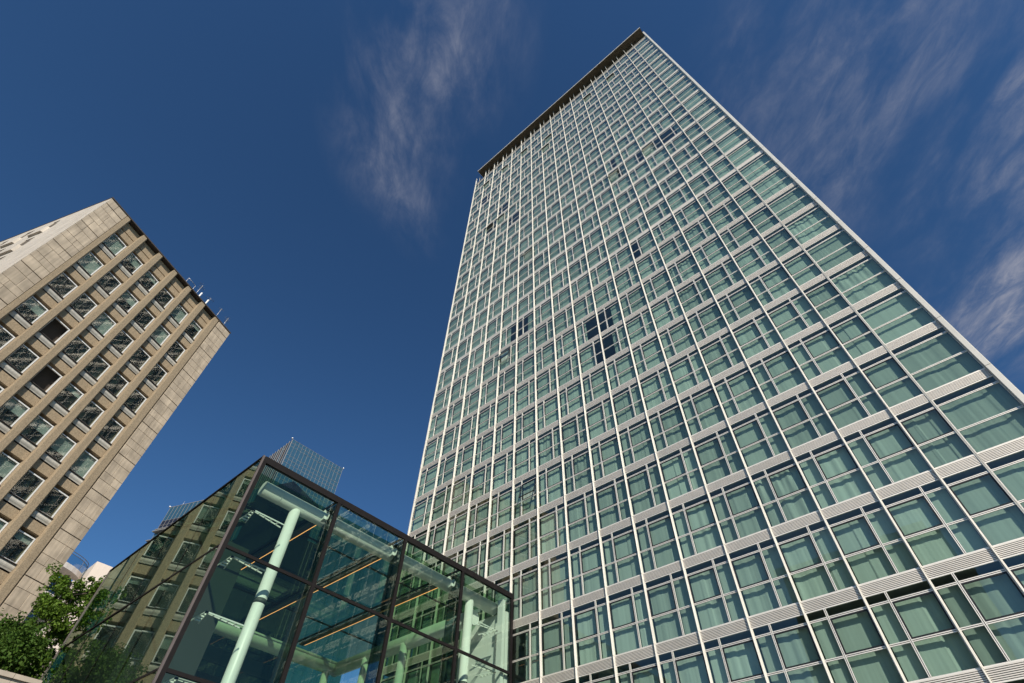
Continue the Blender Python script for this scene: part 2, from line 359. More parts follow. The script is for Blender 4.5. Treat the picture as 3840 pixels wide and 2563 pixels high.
def curtain_builder(w, seed, nx=56, gaps=(), messy=False):
    rnd = random.Random(seed); b = MB(); zt_, zb = -.66, HB+.03
    ph = [rnd.uniform(0, 6.28) for _ in range(6)]; fr = [rnd.uniform(a_, b_) for a_, b_ in ((4, 7), (9, 14), (17, 26), (30, 44))]
    am = [rnd.uniform(.003, .010), rnd.uniform(.002, .007), rnd.uniform(.0015, .004), rnd.uniform(.0008, .002)]
    seams = sorted(rnd.uniform(.15, .85)*w for _ in range(rnd.choice((1, 1, 2, 2, 3)))); offs = [rnd.uniform(-.022, .022) for _ in range(5)]
    calm = [rnd.random() for _ in range(5)]
    rows = [zt_, -.95, -1.35, -2.1, zb] if messy else [zt_, -1.0, zb]
    pts = []
    xs = [(.005 + (w-.01)*i/nx) for i in range(nx+1)]
    for i, x in enumerate(xs):
        pi = sum(1 for s in seams if s < x); a = .25 + 1.1*calm[pi]
        y0 = sum(am[j]*math.sin(fr[j]*x+ph[j]) for j in range(4))*a + offs[pi]
        col = []
        for r, z in enumerate(rows):
            f = .55 if r == 0 else (1.0 if r < len(rows)-1 else 1.15)
            y = y0*f
            if messy: y += (.022*math.sin(9*x+1.3*z+ph[4])+.016*math.sin(23*x-2.0*z+ph[5]))
            zz = z
            if messy and r == 0: zz -= .05*abs(math.sin(5.0*x+ph[3]))
            col.append((x, y, zz))
        pts.append((pi, col))
    for i in range(nx):
        xm = (xs[i]+xs[i+1])/2
        if any(g0*w < xm < g1*w for g0, g1 in gaps): continue
        if pts[i][0] != pts[i+1][0]: # the edge of one cloth overlapping the next
            pass
        for r in range(len(rows)-1):
            A, B = pts[i][1], pts[i+1][1]
            b.face([A[r], B[r], B[r+1], A[r+1]], 0, True)
    return b
def weld(me):
    bm = bmesh.new(); bm.from_mesh(me); bmesh.ops.remove_doubles(bm, verts=bm.verts, dist=1e-5); bm.to_mesh(me); bm.free(); return me
CUR_Y = .205
def curtain_mesh(w, seed, gaps, messy):
    return cached(('cur', round(w, 3), seed, gaps, messy), lambda: weld(curtain_builder(w, seed, 56, gaps, messy).mesh('curtain', M['curtain'])))

def cell_at(px, py):
    d = fw + r2*((px-1920)/FOC) - u2*((py-1281.5)/FOC); t = FY/d.y; x, z = d.x*t, d.z*t
    k = int(math.floor((Z0-z)/FH)); bi = next((i for i, (a, c, _) in enumerate(bays) if a <= x < c), None)
    return (k, bi), (x - bays[bi][0])/(bays[bi][1]-bays[bi][0]) if bi is not None else 0
OPEN = {}
for p in ((1985, 1830), (1981, 953), (1895, 1336), (2047, 518), (1966, 572), (1894, 634), (1825, 695), (1878, 824), (1837, 859), (2434, 550), (2311, 649), (2289, 292), (2206, 364), (2050, 560)):
    c, f_ = cell_at(*p); OPEN[c] = True
GAPS = {}
for p, g_ in (((1929, 1252), (.55, 1.)), ((1956, 1233), (0., .55)), ((2224, 1233), (.42, 1.)), ((2265, 1215), (0., .55)), ((2245, 1318), (.62, 1.)), ((2283, 1313), (0., .42)),
              ((2383, 938), (0., .38)), ((1912, 2440), (0., .45)), ((1912, 2540), (0., .45)), ((2440, 545), (0., 1.)), ((2420, 585), (.62, 1.)), ((2497, 510), (0., .8)), ((2395, 590), (.6, 1.)),
              ((3020, 700), (.66, 1.)), ((2300, 590), (.3, .6)), ((2335, 610), (.5, .75))):
    c, f_ = cell_at(*p); GAPS[c] = (g_,)
MESSY = set(cell_at(*p)[0] for p in ((2595, 1010), (2580, 900), (2640, 1130), (2610, 990), (2100, 1640), (2120, 1780), (2540, 700), (2130, 760), (2640, 370), (2160, 990)))

cells = []
for k in range(NF):
    for bi, (xa, xe, kind) in enumerate(bays):
        pts = [project((x, FY, z)) for x in (xa, xe) for z in (zl(k), zl(k+1))]
        if any(p is None for p in pts): continue
        xs = [p[0] for p in pts]; ys = [p[1] for p in pts]
        a, c, d, e = pts; area = abs((e[0]-a[0])*(d[1]-c[1])-(d[0]-c[0])*(e[1]-a[1]))/2
        vis = not (max(xs) < 0 or min(xs) > 3840 or max(ys) < 0 or min(ys) > 2563)
        hidden = vis and bi < 5 and zl(k) < 14.0
        cells.append((area*(1 if vis else 0)*(.25 if hidden else 1), k, bi, vis))
cells.sort(reverse=True)
single_cells = set((k, bi) for a, k, bi, v in cells[:290])
for c_ in list(OPEN):
    pass
shown = [(k, bi) for a, k, bi, v in cells if v or True]
pan_stuff, fr_stuff, cu_stuff, lo_stuff = MB(), MB(), MB(), MB()
def append(dst, src, loc, rx=0.0, rz=0.0, piv=(0, 0, 0)):
    b0 = len(dst.v)
    for (x, y, z) in src.v:
        if rx or rz:
            y2 = y + x*rz + (z)*rx; dst.v.append((x+loc[0], y2+loc[1], z+loc[2]))
        else: dst.v.append((x+loc[0], y+loc[1], z+loc[2]))
    dst.f += [tuple(i+b0 for i in f_) for f_ in src.f]; dst.m += src.m; dst.sm += src.sm
rnd = random.Random(11)
def sash_builder(w, h):
    b = MB(); t = .05
    for (x0, x1, z0, z1) in ((0, w, -h, -h+t), (0, w, -t, 0), (0, t, -h+t, -t), (w-t, w, -h+t, -t)): b.box(x0, x1, -.03, .03, z0, z1, 1)
    b.face([(t, 0, -h+t), (w-t, 0, -h+t), (w-t, 0, -t), (t, 0, -t)], 0)
    b.box(.0, .02, .03, .33, -h*.62, -h*.62+.02, 1) if False else None
    return b
for (k, bi) in [(k, bi) for k in range(NF) for bi in range(len(bays))]:
    xa, xe, kind = bays[bi]; w = xe-xa; par = k % 2; loc = (xa, FY, zl(k)); rects = pane_rects(w, kind, par)
    gaps = GAPS.get((k, bi), ()); messy = (k, bi) in MESSY
    if (k, bi) not in GAPS:
        q = rnd.random(); hi = 1 <= bi <= 4 and k < 9
        if hi and q < .2: gaps = ((0., 1.),)
        elif q < .015 and bi < 12 and k < 20: gaps = ((rnd.choice((.0, .55)), rnd.choice((.45, 1.))),)
        elif q < .025 and bi < 12 and k < 20: gaps = ((.0, .36),)
        if not messy and rnd.random() < .02: messy = True
    gaps = tuple(g_ for g_ in gaps if g_[0] < g_[1])
    seed = rnd.randrange(14)
    cx0, cw = .09, w-.14
    if kind == 'wide': cw = w-.12
    cy = CUR_Y + rnd.uniform(-.02, .03)
    if (k, bi) in single_cells:
        dp = k >= 17
        lo = cached(('lou', round(w, 3), dp), lambda: louvre_builder(w, dp).mesh('louvre_panel', [M['louvre'], M['gap']]))
        place('louvre_panel', lo, tower, loc)
        fm = cached(('fr', round(w, 3), kind, par), lambda: frame_mesh(w, kind, par).mesh('window', [M['alu'], M['dark']]))
        win = place('window', fm, tower, loc)
        for (x0, x1, z0, z1, lg) in rects:
            if lg and (k, bi) in OPEN:
                s_ = sash_builder(x1-x0, z1-z0).build('open_sash', [M['tglass'], M['dark']], win, (x0, -.01, z1), (-R(15), 0, 0)); continue
            place('pane', pane_mesh(x1-x0, z1-z0), win, (x0, .022, z0), (R(rnd.gauss(0, .26)), 0, R(rnd.gauss(0, .26))))
        if gaps != ((0., 1.),):
            place('curtain', curtain_mesh(cw, seed, gaps, messy), win, (cx0, cy, 0))
    else:
        dp = k >= 17
        append(lo_stuff, cached(('lb', round(w, 3), dp), lambda: louvre_builder(w, dp)), loc)
        append(fr_stuff, cached(('fb', round(w, 3), kind, par), lambda: frame_mesh(w, kind, par)), loc)
        for (x0, x1, z0, z1, lg) in rects:
            if lg and (k, bi) in OPEN:
                sb = sash_builder(x1-x0, z1-z0); s2 = MB(); c15, s15 = math.cos(R(-18)), math.sin(R(-18))
                s2.v = [(x, y*c15-z*s15, y*s15+z*c15) for x, y, z in sb.v]; s2.f, s2.sm = sb.f, sb.sm; s2.m = [1 if q_ else 2 for q_ in sb.m]
                append(fr_stuff, s2, (xa+x0, FY-.01, zl(k)+z1)); continue
            pb = MB(); pb.face([(0, 0, 0), (x1-x0, 0, 0), (x1-x0, 0, z1-z0), (0, 0, z1-z0)])
            append(pan_stuff, pb, (xa+x0, FY+.022, zl(k)+z0), R(rnd.gauss(0, .26)), R(rnd.gauss(0, .26)))
        if gaps != ((0., 1.),):
            append(cu_stuff, curtain_builder(cw, seed, 20, gaps, messy), (xa+cx0, FY+cy, zl(k)))
for nm, mb_, ms in (('upper_louvres', lo_stuff, [M['louvre'], M['gap']]), ('upper_window_frames', fr_stuff, [M['alu'], M['dark'], M['tglass']]), ('upper_panes', pan_stuff, M['tglass']), ('upper_curtains', cu_stuff, M['curtain'])):
    tag(mb_.build(nm, ms, tower), kind='stuff')

# ---- roof: rail, glass parapet, oversailing dark slab
b = MB(); b.box(XL, XR, FY-.10, FY+.06, Z0-.06, Z0+.02); b.box(XL, XR, FY-.06, FY-.01, Z0+.12, Z0+.17); b.build('roof_rail', M['white'], tower)
for (xa, xe, kind) in bays:
    w = xe-xa; b = MB(); b.face([(xa+.07, FY+.03, Z0+.02), (xe-.03, FY+.03, Z0+.02), (xe-.03, FY+.03, ZTOP-.35), (xa+.07, FY+.03, ZTOP-.35)]); b.build('parapet_pane', M['pglass'], tower)
    if kind in ('std', 'first'):
        b = MB(); xm = xa + w*.36; b.box(xm-.03, xm+.03, FY-.02, FY+.02, Z0+.17, ZTOP-.02); b.build('parapet_post', M['white'], tower)
b = MB(); b.box(-32.15, 5.11, 23.10, 36.5, 100.50, 100.56, 0); sl_ = b.build('roof_slab', M['soffit'], tower)
b = MB(); b.box(-32.19, 5.15, 23.04, 23.098, 100.48, 100.72); b.box(-32.19, -32.152, 23.10, 36.5, 100.48, 100.72); b.build('fascia', M['white'], sl_)
b = MB(); b.box(XL+.4, XR-.2, FY+1.6, FY+12.5, Z0-.4, 100.495); b.build('roof_plant_wall', M['concrete'], tower)

# ================================================================== glass pavilion (atrium box) butting onto the tower
BX, BY, BT = -21.39, 6.63, 14.93
BXL = -38.2
pav = empty('glass_pavilion', (0, 0, 0)); tag(pav, 'cubic glass entrance pavilion with dark frames and pale green steel tubes', 'pavilion')
ZR = [BT, 10.62, 6.24, 1.9, -1.6]
YM = [BY + (24.0-BY)*i/4 for i in range(5)]
XM = [BX + (BXL-BX)*i/4 for i in range(5)]
# front (x = BX) frame: top beam, rails, mullions
for i, y in enumerate(YM):
    b = MB(); w = .09
    if i == 0:
        b.box(BX-.10, BX+.03, y+.052, y+.22, -1.6, BT-.01)
    elif i == 4: b.box(BX-.08, BX+.03, y-.20, y-.01, -1.6, BT+.02)
    else: b.box(BX-.10, BX+.03, y-w, y+w, -1.6, BT-.02); b.box(BX-.16, BX-.10, y-.02, y+.02, -1.6, BT-.3)
    b.build('mullion', M['bronze'], pav)
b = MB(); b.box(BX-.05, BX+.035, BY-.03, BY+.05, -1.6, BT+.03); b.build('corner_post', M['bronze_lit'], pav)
b = MB(); b.box(BX-.14, BX+.035, BY+.09, 24.0, BT-.27, BT+.03); b.build('top_beam', M['bronze'], pav)
for z in ZR[1:4]:
    for i in range(4):
        y0 = YM[i]+(.22 if i == 0 else .076); y1 = YM[i+1]-(.20 if i == 3 else .076)
        b = MB(); b.box(BX-.09, BX+.02, y0, y1, z-.06, z+.06); b.build('rail', M['bronze'], pav)
def quad_obj(name, pts, mt, parent): b = MB(); b.face(pts); return b.build(name, mt, parent)
prng = random.Random(5)
for i in range(4):
    for j in range(4):
        y0, y1, z1, z0 = YM[i], YM[i+1], ZR[j], ZR[j+1]; t1 = prng.gauss(0, .006); t2 = prng.gauss(0, .006)
        quad_obj('front_pane', [(BX-.02, y0, z0), (BX-.02, y1, z0), (BX-.02+t1, y1, z1), (BX-.02+t1, y0, z1)], M['bglass'], pav)
        x0, x1 = XM[i], XM[i+1]
        quad_obj('side_pane', [(x1, BY+.02, z0), (x0, BY+.02, z0), (x0, BY+.02+t2, z1), (x1, BY+.02+t2, z1)], M['sideglass'], pav)
        quad_obj('rear_pane', [(BXL, y1, z0), (BXL, y0, z0), (BXL, y0, z1), (BXL, y1, z1)], M['roofglass'], pav)
for i, x in enumerate(XM):
    b = MB()
    if i == 0: continue
    if i < 4: b.box(x-.008, x+.008, BY+.012, BY+.08, -1.6, BT)
    else: b.box(x-.05, x+.01, BY-.03, BY+.10, -1.6, BT)
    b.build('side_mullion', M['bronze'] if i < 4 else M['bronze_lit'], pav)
b = MB(); b.box(BXL, BX-.052, BY-.03, BY+.09, BT-.03, BT+.03); b.build('side_top_trim', M['bronze'], pav)
for z in ZR[1:4]:
    b = MB(); b.box(BXL, BX-.052, BY-.012, BY+.06, z-.04, z+.04); b.build('side_rail', M['bronze'], pav)
# glass roof on dark purlins, an LED line under every bay purlin
for i in range(4):
    for j in range(4):
        xa, xb_ = XM[j] - (1.25 if j == 0 else 0), XM[j+1]
        quad_obj('roof_pane', [(xa, YM[i], BT), (xb_, YM[i], BT), (xb_, YM[i+1], BT), (xa, YM[i+1], BT)], M['roofglass'], pav)
        if j == 0: quad_obj('sun_inlet_pane', [(BX, YM[i], BT), (xa, YM[i], BT), (xa, YM[i+1], BT), (BX, YM[i+1], BT)], M['bglass'], pav)  # clear strip added so sunlight gets through to the front tube
for i in range(1, 4):
    b = MB(); b.box(BXL, BX-.15, YM[i]-.03, YM[i]+.03, BT-.12, BT-.01); b.build('roof_purlin', M['bronze'], pav)
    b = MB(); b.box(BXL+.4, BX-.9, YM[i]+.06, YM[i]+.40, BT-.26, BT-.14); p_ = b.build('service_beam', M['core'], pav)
    b = MB(); b.box(BXL+.6, BX-2.4, YM[i]+.404, YM[i]+.426, BT-.275, BT-.253); b.build('light_strip', M['led'], p_)
    x = XM[i]; b = MB(); b.box(x-.03, x+.03, BY+.1, 23.9, BT-.10, BT-.02); b.build('roof_rafter', M['bronze'], pav)
# glass stiffening fins behind the front mullions
for i in range(1, 4):
    b = MB(); b.box(BX-1.02, BX-.17, YM[i]-.018, YM[i]+.018, -1.6, BT-.22); b.build('glass_fin', M['finglass'], pav)
# ring of painted tubes
TX, TZ, TR = -22.45, 14.17, .345
b = MB(); b.tube((TX, 7.55, TZ), (TX, 23.45, TZ), TR, 32); tb = b.build('tube_beam', M['steel'], pav)
for y in (8.45, 12.9, 17.2):
    c = MB(); c.tube((TX, y, TZ), (TX, y+.03, TZ), TR+.006, 32); c.build('weld_band', M['steel'], tb)
b = MB(); b.tube((-36.0, 7.6, 13.35), (-36.0, 22.1, 13.35), .42, 28); b.build('tube_beam', M['steel'], pav)
b = MB(); b.tube((TX-.3, 22.1, 13.35), (-36.2, 22.1, 13.35), .42, 28); tb2 = b.build('tube_beam', M['steel'], pav)
for x in (-25.5, -28.5, -31.5):
    c = MB(); c.tube((x, 22.1, 13.35), (x-.03, 22.1, 13.35), .432, 28); c.build('weld_band', M['steel'], tb2)
colpos = [(TX, 9.43), (TX, 21.35), (-36.0, 21.35), (-36.0, 9.43), (-32.4, 21.9), (-28.6, 21.9)]
for (x, y) in colpos:
    b = MB(); b.tube((x, y, -1.6), (x, y, TZ-.15 if x == TX else 13.2), .245, 28); cb = b.build('column', M['steel'], pav)
    if x == TX:
        c = MB(); c.tube((x, y, 9.55), (x, y, 9.75), .2475, 28); c.build('joint_ring', M['core'], cb)
# cast brackets where the tube meets each glass fin
for i in range(1, 4):
    for (zz, xx, hh) in ((TZ+.02, TX+.42, .34), (TZ+.36, TX-.02, .30)):
        b = MB(); y = YM[i]-.10
        b.prism([(xx-.26, y, zz-.30), (xx+.10, y, zz-.22), (xx+.16, y, zz+.02), (xx+.02, y, zz+hh*.6), (xx-.20, y, zz+.10)], (0, .045, 0))
        b.prism([(xx-.26, y-.16, zz-.30), (xx+.06, y-.16, zz-.24), (xx+.02, y-.16, zz+.02), (xx-.24, y-.16, zz+.05)], (0, .14, 0))
        b.tube((xx+.03, y-.012, zz-.03), (xx+.03, y+.06, zz-.03), .05, 12, mi=1)
        b.build('bracket', [M['steel'], M['dark']], pav)
# perforated corner arms: a tip at the glass corner, one leg along each face
def arm(tip, dy, dx, z):
    b = MB(); t = Vector(tip); th = .05
    def leg(d, side, ln):
        n = 5; w0, w1 = .10, .34
        edge_o = [t + d*(ln*i/n) for i in range(n+1)]; edge_i = [t + d*(ln*i/n) + side*(w0+(w1-w0)*i/n) for i in range(n+1)]
        for i in range(n):
            a0, a1, c0, c1 = edge_o[i], edge_o[i+1], edge_i[i], edge_i[i+1]
            rim = .030; s0 = side*rim
            b.prism([a0, a1, a1+s0, a0+s0], (0, 0, th)); b.prism([c0-s0, c1-s0, c1, c0], (0, 0, th))
            e = (a1-a0)*.22
            b.prism([a0+s0, a0+s0+e, c0-s0+e*.4, c0-s0], (0, 0, th))
    leg(Vector((0, dy, 0)), Vector((-1, 0, 0)) if dx < 0 else Vector((1, 0, 0)), 1.55)
    leg(Vector((dx, 0, 0)), Vector((0, 1 if dy > 0 else -1, 0)), 1.2)
    b.build('corner_arm', M['steel'], pav)
for z in (12.55, 10.45, 8.30, 6.15, 4.0):
    arm((-21.62, 7.30, z), 1, -1, z); arm((-21.62, 22.95, z), -1, -1, z)
# opaque pieces inside: core wall on the left, white end wall and post by the tower, landings
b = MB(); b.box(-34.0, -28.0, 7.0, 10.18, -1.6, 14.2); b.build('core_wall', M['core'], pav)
b = MB(); b.box(-25.4, -21.62, 23.62, 23.86, -1.6, 13.9); b.build('white_end_wall', M['wallwhite'], pav)
b = MB(); b.box(-21.98, -21.58, 23.28, 23.50, -1.6, 14.5); b.box(-22.1, -21.57, 23.26, 23.28, 12.6, 13.2); b.build('white_end_post', M['wallwhite'], pav)
for (z, x0, x1, y0, y1) in ((7.0, -37.8, -34.5, 11.0, 21.0), (3.2, -37.8, -33.0, 10.6, 23.5), (8.2, -34.4, -25.5, 22.6, 23.7)):
    b = MB(); b.box(x0, x1, y0, y1, z-.35, z); ld = b.build('landing', M['wallwhite'], pav)
    n = max(2, int((y1-y0)/1.6))
    for i in range(n):
        ya = y0+(y1-y0)*i/n; yb = y0+(y1-y0)*(i+1)/n
        quad_obj('balustrade_pane', [(x1-.04, ya+.02, z), (x1-.04, yb-.02, z), (x1-.04, yb-.02, z+1.05), (x1-.04, ya+.02, z+1.05)], M['bglass'], ld)
        c = MB(); c.box(x1-.08, x1-.03, ya-.02, ya+.02, z-.3, z+1.1); c.build('post', M['bronze'], ld)
b = MB()
for (x, z0, z1) in ((-34.2, 7.2, 10.8), (-29.2, 7.4, 10.6)):
    b = MB(); b.box(x-.45, x+.45, 22.75, 22.80, z0, z1); b.build('hanging_banner', M['bronze'], pav)
b = MB(); b.box(-37.9, -22.5, 23.55, 23.70, -1.6, 2.0); b.build('back_wall', M['room'], pav)
b = MB(); b.box(-38.05, -37.95, 7.0, 23.5, -1.6, 11.5); b.build('added_dark_wall', M['core'], pav)  # added dark sheet, blocks the bright view through the side glass

# ================================================================== stone-clad office block on the left
S_ = 1.57
A2 = Vector((-27.886, -6.676))*S_; dvec = Vector((-4.188, 10.368)).normalized()
stone_rot = math.atan2(dvec.y, dvec.x)            # local +X runs along the long front, local -Y is outward (towards the camera)
ob = empty('stone_office_block', (A2.x, A2.y, 0), stone_rot)
# outward must be -Y: check sign
nrm = Vector((dvec.y, -dvec.x))
tag(ob, 'tall beige stone office block with ribbed facade at the left edge', 'building')
LEN, TOPZ, DEP, PER = 17.55, 47.10, 20.0, 3.585
piers = [(1.92, 2.47), (4.07, 4.67), (6.22, 6.85), (8.40, 9.02), (10.55, 11.2), (12.72, 13.40), (14.93, 15.66)]
b = MB(); b.box(.08, LEN-.06, 1.05, DEP-.05, -1.6, TOPZ-.05); b.build('structure', M['groove'], ob)
# ribs
for (u0, u1) in piers:
    b = MB(); c = .07
    for seg in range(14):
        z1 = TOPZ-.12-seg*PER; z0 = max(z1-PER+.006, -1.6)
        if z1 < -1.5: break
        pl = [(u0, 1.0, z0), (u0+.02, -.02, z0), (u1-.13, -.02, z0), (u1, .12, z0), (u1, 1.0, z0)]
        b.prism(pl, (0, 0, z1-z0))
    b.build('rib', M['aggregate'], ob)
# bays: windows, sills, spandrels
srnd = random.Random(3)
wtop0 = 44.75
bayspan = [(piers[i][1], piers[i+1][0]) for i in range(6)]
def swin_mesh(w, h):
    b = MB(); t = .09
    for (x0, x1, z0, z1) in ((0, w, -h, -h+t), (0, w, -t, 0), (0, t, -h+t, -t), (w-t, w, -h+t, -t)): b.box(x0, x1, -.04, .06, z0, z1)
    return b.mesh('window', M['wframe'])
bw = 1.56
for bi, (u0, u1) in enumerate(bayspan):
    w = u1-u0
    for k in range(13):
        zt_ = wtop0 - k*PER
        if zt_ < 1: break
        # stack above the window: dark header, aggregate panel, gap, pale panel
        b = MB(); b.box(u0, u1, .40, 1.0, zt_+.26, zt_+.97); b.build('aggregate_panel', M['aggregate'], ob)
        if k == 0:
            b = MB(); b.box(u0, u1, .42, 1.0, zt_+1.10, TOPZ-.2); b.build('aggregate_panel', M['aggregate'], ob)
        b = MB()
        n = 6; yy = lambda s: .40 - .10*math.sin(math.pi*min(1, s*1.1))*.8
        zb = zt_-1.95
        for q in range(n):
            s0, s1 = q/n, (q+1)/n
            b.face([(u0, yy(s0), zb-.05-.50*s0), (u0, yy(s1), zb-.05-.50*s1), (u1, yy(s1), zb-.05-.50*s1), (u1, yy(s0), zb-.05-.50*s0)], 0, True)
        b.build('pale_spandrel', M['pale'], ob)
        b = MB(); b.box(u0, u1, .27, .9, zb-.055, zb-.01); b.build('sill', M['coping'], ob)
        wn = place('window', cached(('sw', round(w, 2)), lambda: swin_mesh(w-.04, 1.95)), ob, (u0+.02, .50, zt_))
        tilt = (k, bi) in ((3, 1), (4, 2), (8, 0))
        if tilt:
            b = MB(); b.face([(.06, 0, -1.9), (w-.1, 0, -1.9), (w-.1, 0, -.05), (.06, 0, -.05)])
            for (x0, x1, z0, z1) in ((.05, w-.09, -1.9, -1.84), (.05, w-.09, -.1, -.05), (.05, .1, -1.84, -.1), (w-.14, w-.09, -1.84, -.1)): b.box(x0, x1, -.03, .03, z0, z1, 1)
            b.build('open_sash', [M['sglass'], M['wframe']], wn, (.05, .05, 0), (0, 0, R(68)))
        else:
            b = MB(); b.face([(.07, 0, -1.88), (w-.11, 0, -1.88), (w-.11, 0, -.07), (.07, 0, -.07)])
            b.build('pane', M['sglass'], wn, (0, .01, 0), (R(srnd.gauss(0, .5)), 0, R(srnd.gauss(0, .5))))
        q = srnd.random()
        if q < .5 and not tilt:
            hh = srnd.choice((.5, .9, 1.3, 1.86)); b = MB(); b.box(.08, w-.12, .10, .12, -hh, -.05); b.build('blind', M['blind'], wn)
# cladding slabs on the two end strips of the front and on the flank
def slab_mesh(w, h, mt): 
    def fn():
        b = MB(); b.chamfer_box(.013, w-.013, 0, .05, .013, h-.013, .006); return b.mesh('stone_panel', M[mt])
    return cached(('sp', round(w, 3), round(h, 3), mt), fn)
heights = [.77, 1.14, .68, .965]
def strip(u0, u1, z_top, tag_mt, parent, rows, n_single, rng):
    cnt = 0; z = z_top; k = 0; left = MB(); w = u1-u0
    splits = [[.40, .60], [.58, .42], [.62, .38], [.36, .64]]
    while z > -1.5 and k < rows:
        h = heights[k % 4]
        if k % 4 == 0: z -= .045
        sp = splits[(k + (k//4)*3) % 4] if w < 3 else [1/round(w/1.05)]*round(w/1.05)
        x = u0
        if w >= 3 and k % 2: sp = [sp[0]/2] + sp[:-1] + [sp[0]/2]
        for f_ in sp:
            ww = f_*w
            dz = rng.choice((0, .0, .12, -.14)) if False else 0
            if cnt < n_single: place('stone_panel', slab_mesh(round(ww, 3), h, tag_mt), parent, (x, rng.uniform(-.003, .003), z-h))
            else:
                bb = MB(); bb.chamfer_box(.013, ww-.013, 0, .05, .013, h-.013, .006); append(left, bb, (x, 0, z-h))
            cnt += 1; x += ww
        z -= h; k += 1
    return left
b = MB(); b.box(.01, 1.915, .045, .6, -1.6, TOPZ-.06); b.box(15.665, LEN-.01, .045, .6, -1.6, TOPZ-.06); b.build('backing_wall', M['joint'], ob)
rg = random.Random(9)
lf1 = strip(0.0, 1.915, TOPZ-.08-.92, 'stone', ob, 52, 90, rg)
lf2 = strip(15.665, LEN, TOPZ-.08-.92, 'stone', ob, 52, 100, rg)
for (u0, u1) in ((0, .85), (.85, 1.915), (15.665, 16.75), (16.75, LEN)):
    place('stone_panel', slab_mesh(round(u1-u0, 3), .9, 'stone'), ob, (u0, 0, TOPZ-.08-.91))
for l_ in (lf1, lf2):
    if l_.v: tag(l_.build('lower_cladding', M['stone'], ob), kind='stuff')
# flank (faces the sun): local plane x = 0, outward -X; openings towards its far end
fl = empty('flank', (0, 0, 0), R(-90), ob)   # child frame: its +X runs back along the flank, -Y is outward
fl.location = (0, DEP, 0); 
# in this frame x' = DEP - y ... build with real coordinates of the block instead
bpy.data.objects.remove(fl)
b = MB(); b.box(-.0, .06, .05, DEP, -1.6, TOPZ-.06); fw_ = b.build('flank_wall', M['joint'], ob)
fcnt = 0; flm = MB(); frg = random.Random(21)
z = TOPZ-.08; k = 0
open_cols = [(5.75, 7.0), (9.4, 10.6), (12.9, 14.1), (16.4, 17.6)]
while z > -1.5:
    h = [.9, .9, .9, .885][k % 4]; y = 0.0; first = True
    while y < DEP-.02:
        ww = frg.choice((.95, 1.15, 1.3)); 
        if first and k % 2: ww *= .55
        first = False
        ww = min(ww, DEP-y); 
        c = MB(); c.chamfer_box(.006, ww-.006, 0, .05, .006, h-.006, .006)
        # rotate: local (x,y,z)->block (-.05+y', Y, z): outward -X
        blk = [(-.05+yy_, y+ww-xx_, zz_) for (xx_, yy_, zz_) in c.v]
        inside = any(o0-.15 < y+ww/2 < o1+.15 for o0, o1 in open_cols) and (k % 4 in (1, 2))
        if not inside:
            b0 = len(flm.v); flm.v += [(p[0], p[1], p[2]+z-h) for p in blk]; flm.f += [tuple(i+b0 for i in q_) for q_ in c.f]; flm.m += c.m; flm.sm += c.sm
        y += ww
    z -= h; k += 1
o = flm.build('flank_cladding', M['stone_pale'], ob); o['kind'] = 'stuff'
# flank bay fronts: angled projecting bays between deep openings
for (y0, y1) in open_cols:
    for k in range(12):
        zt_ = TOPZ-.9-.08-k*PER
        if zt_ < 2: break
        b = MB(); b.box(.065, .075, y0-.3, y1+.3, zt_-1.85, zt_+.02); b.build('flank_window', M['fdark'], ob)
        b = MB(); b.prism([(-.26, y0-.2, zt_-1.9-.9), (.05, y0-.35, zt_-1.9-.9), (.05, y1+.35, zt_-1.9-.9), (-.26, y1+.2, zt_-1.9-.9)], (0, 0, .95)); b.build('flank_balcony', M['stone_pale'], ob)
b = MB(); b.box(-.09, LEN+.05, -.06, DEP, TOPZ-.075, TOPZ+.06); b.build('coping', M['coping'], ob)

# rooftop things on the stone block
def on_roof(u, y): 
    p = Vector((A2.x, A2.y)) + dvec*u + Vector((-dvec.y, dvec.x))*y; return (p.x, p.y, TOPZ+.06)
def antenna(u, y, h, label, elems):
    r = empty('rooftop_antenna', on_roof(u, y), stone_rot); tag(r, label, 'antenna', 'aerials on the stone block roof')
    b = MB(); b.tube((0, 0, 0), (0, 0, h), .028, 8); b.build('mast', M['galv'], r)
    for (z, ln, ang, ne) in elems:
        ca, sa = math.cos(ang), math.sin(ang)
        b = MB(); b.tube((-ca*ln/2, -sa*ln/2, z), (ca*ln/2, sa*ln/2, z), .012, 6)
        for q in range(ne):
            s = -ln/2 + ln*(q+.5)/ne; e = .34-.02*q
            b.tube((ca*s+sa*e, sa*s-ca*e, z), (ca*s-sa*e, sa*s+ca*e, z), .008, 5)
        b.build('yagi', M['thin'], r)
        b = MB(); b.box(-.04, .04, -.05, .05, z-.05, z+.05); b.build('clamp', M['galv'], r)
antenna(11.9, .5, 2.1, 'tall aerial with several crossbars nearest the square frame', [(1.9, 1.1, .4, 4), (1.6, .5, 1.5, 2)])
antenna(13.55, .6, 1.9, 'aerial standing right behind the second white pipe', [(1.7, 1.0, -.3, 5)])
antenna(15.2, .4, 1.9, 'thin aerial mast between the white pipes and roof corner', [(1.75, .35, 1.0, 2)])
antenna(16.5, .4, 1.7, 'aerial nearest the right corner of the stone roof', [(1.5, .8, .8, 5), (1.1, .5, 2.0, 3)])
for i, (u, h) in enumerate(((12.3, 1.05), (13.35, 1.1))):
    r = empty('vent_pipe', on_roof(u, .35), stone_rot); tag(r, ('white roof vent pipe nearer the square frame', 'white roof vent pipe nearer the roof corner')[i], 'pipe', 'white pipes on the stone roof')
    b = MB(); b.tube((0, 0, 0), (0, 0, h), .085, 14); b.build('pipe', M['whitepipe'], r)
    b = MB(); b.tube((0, 0, h-.01), (0, 0, h+.05), .095, 14, r1=.05); b.build('cap', M['whitepipe'], r)
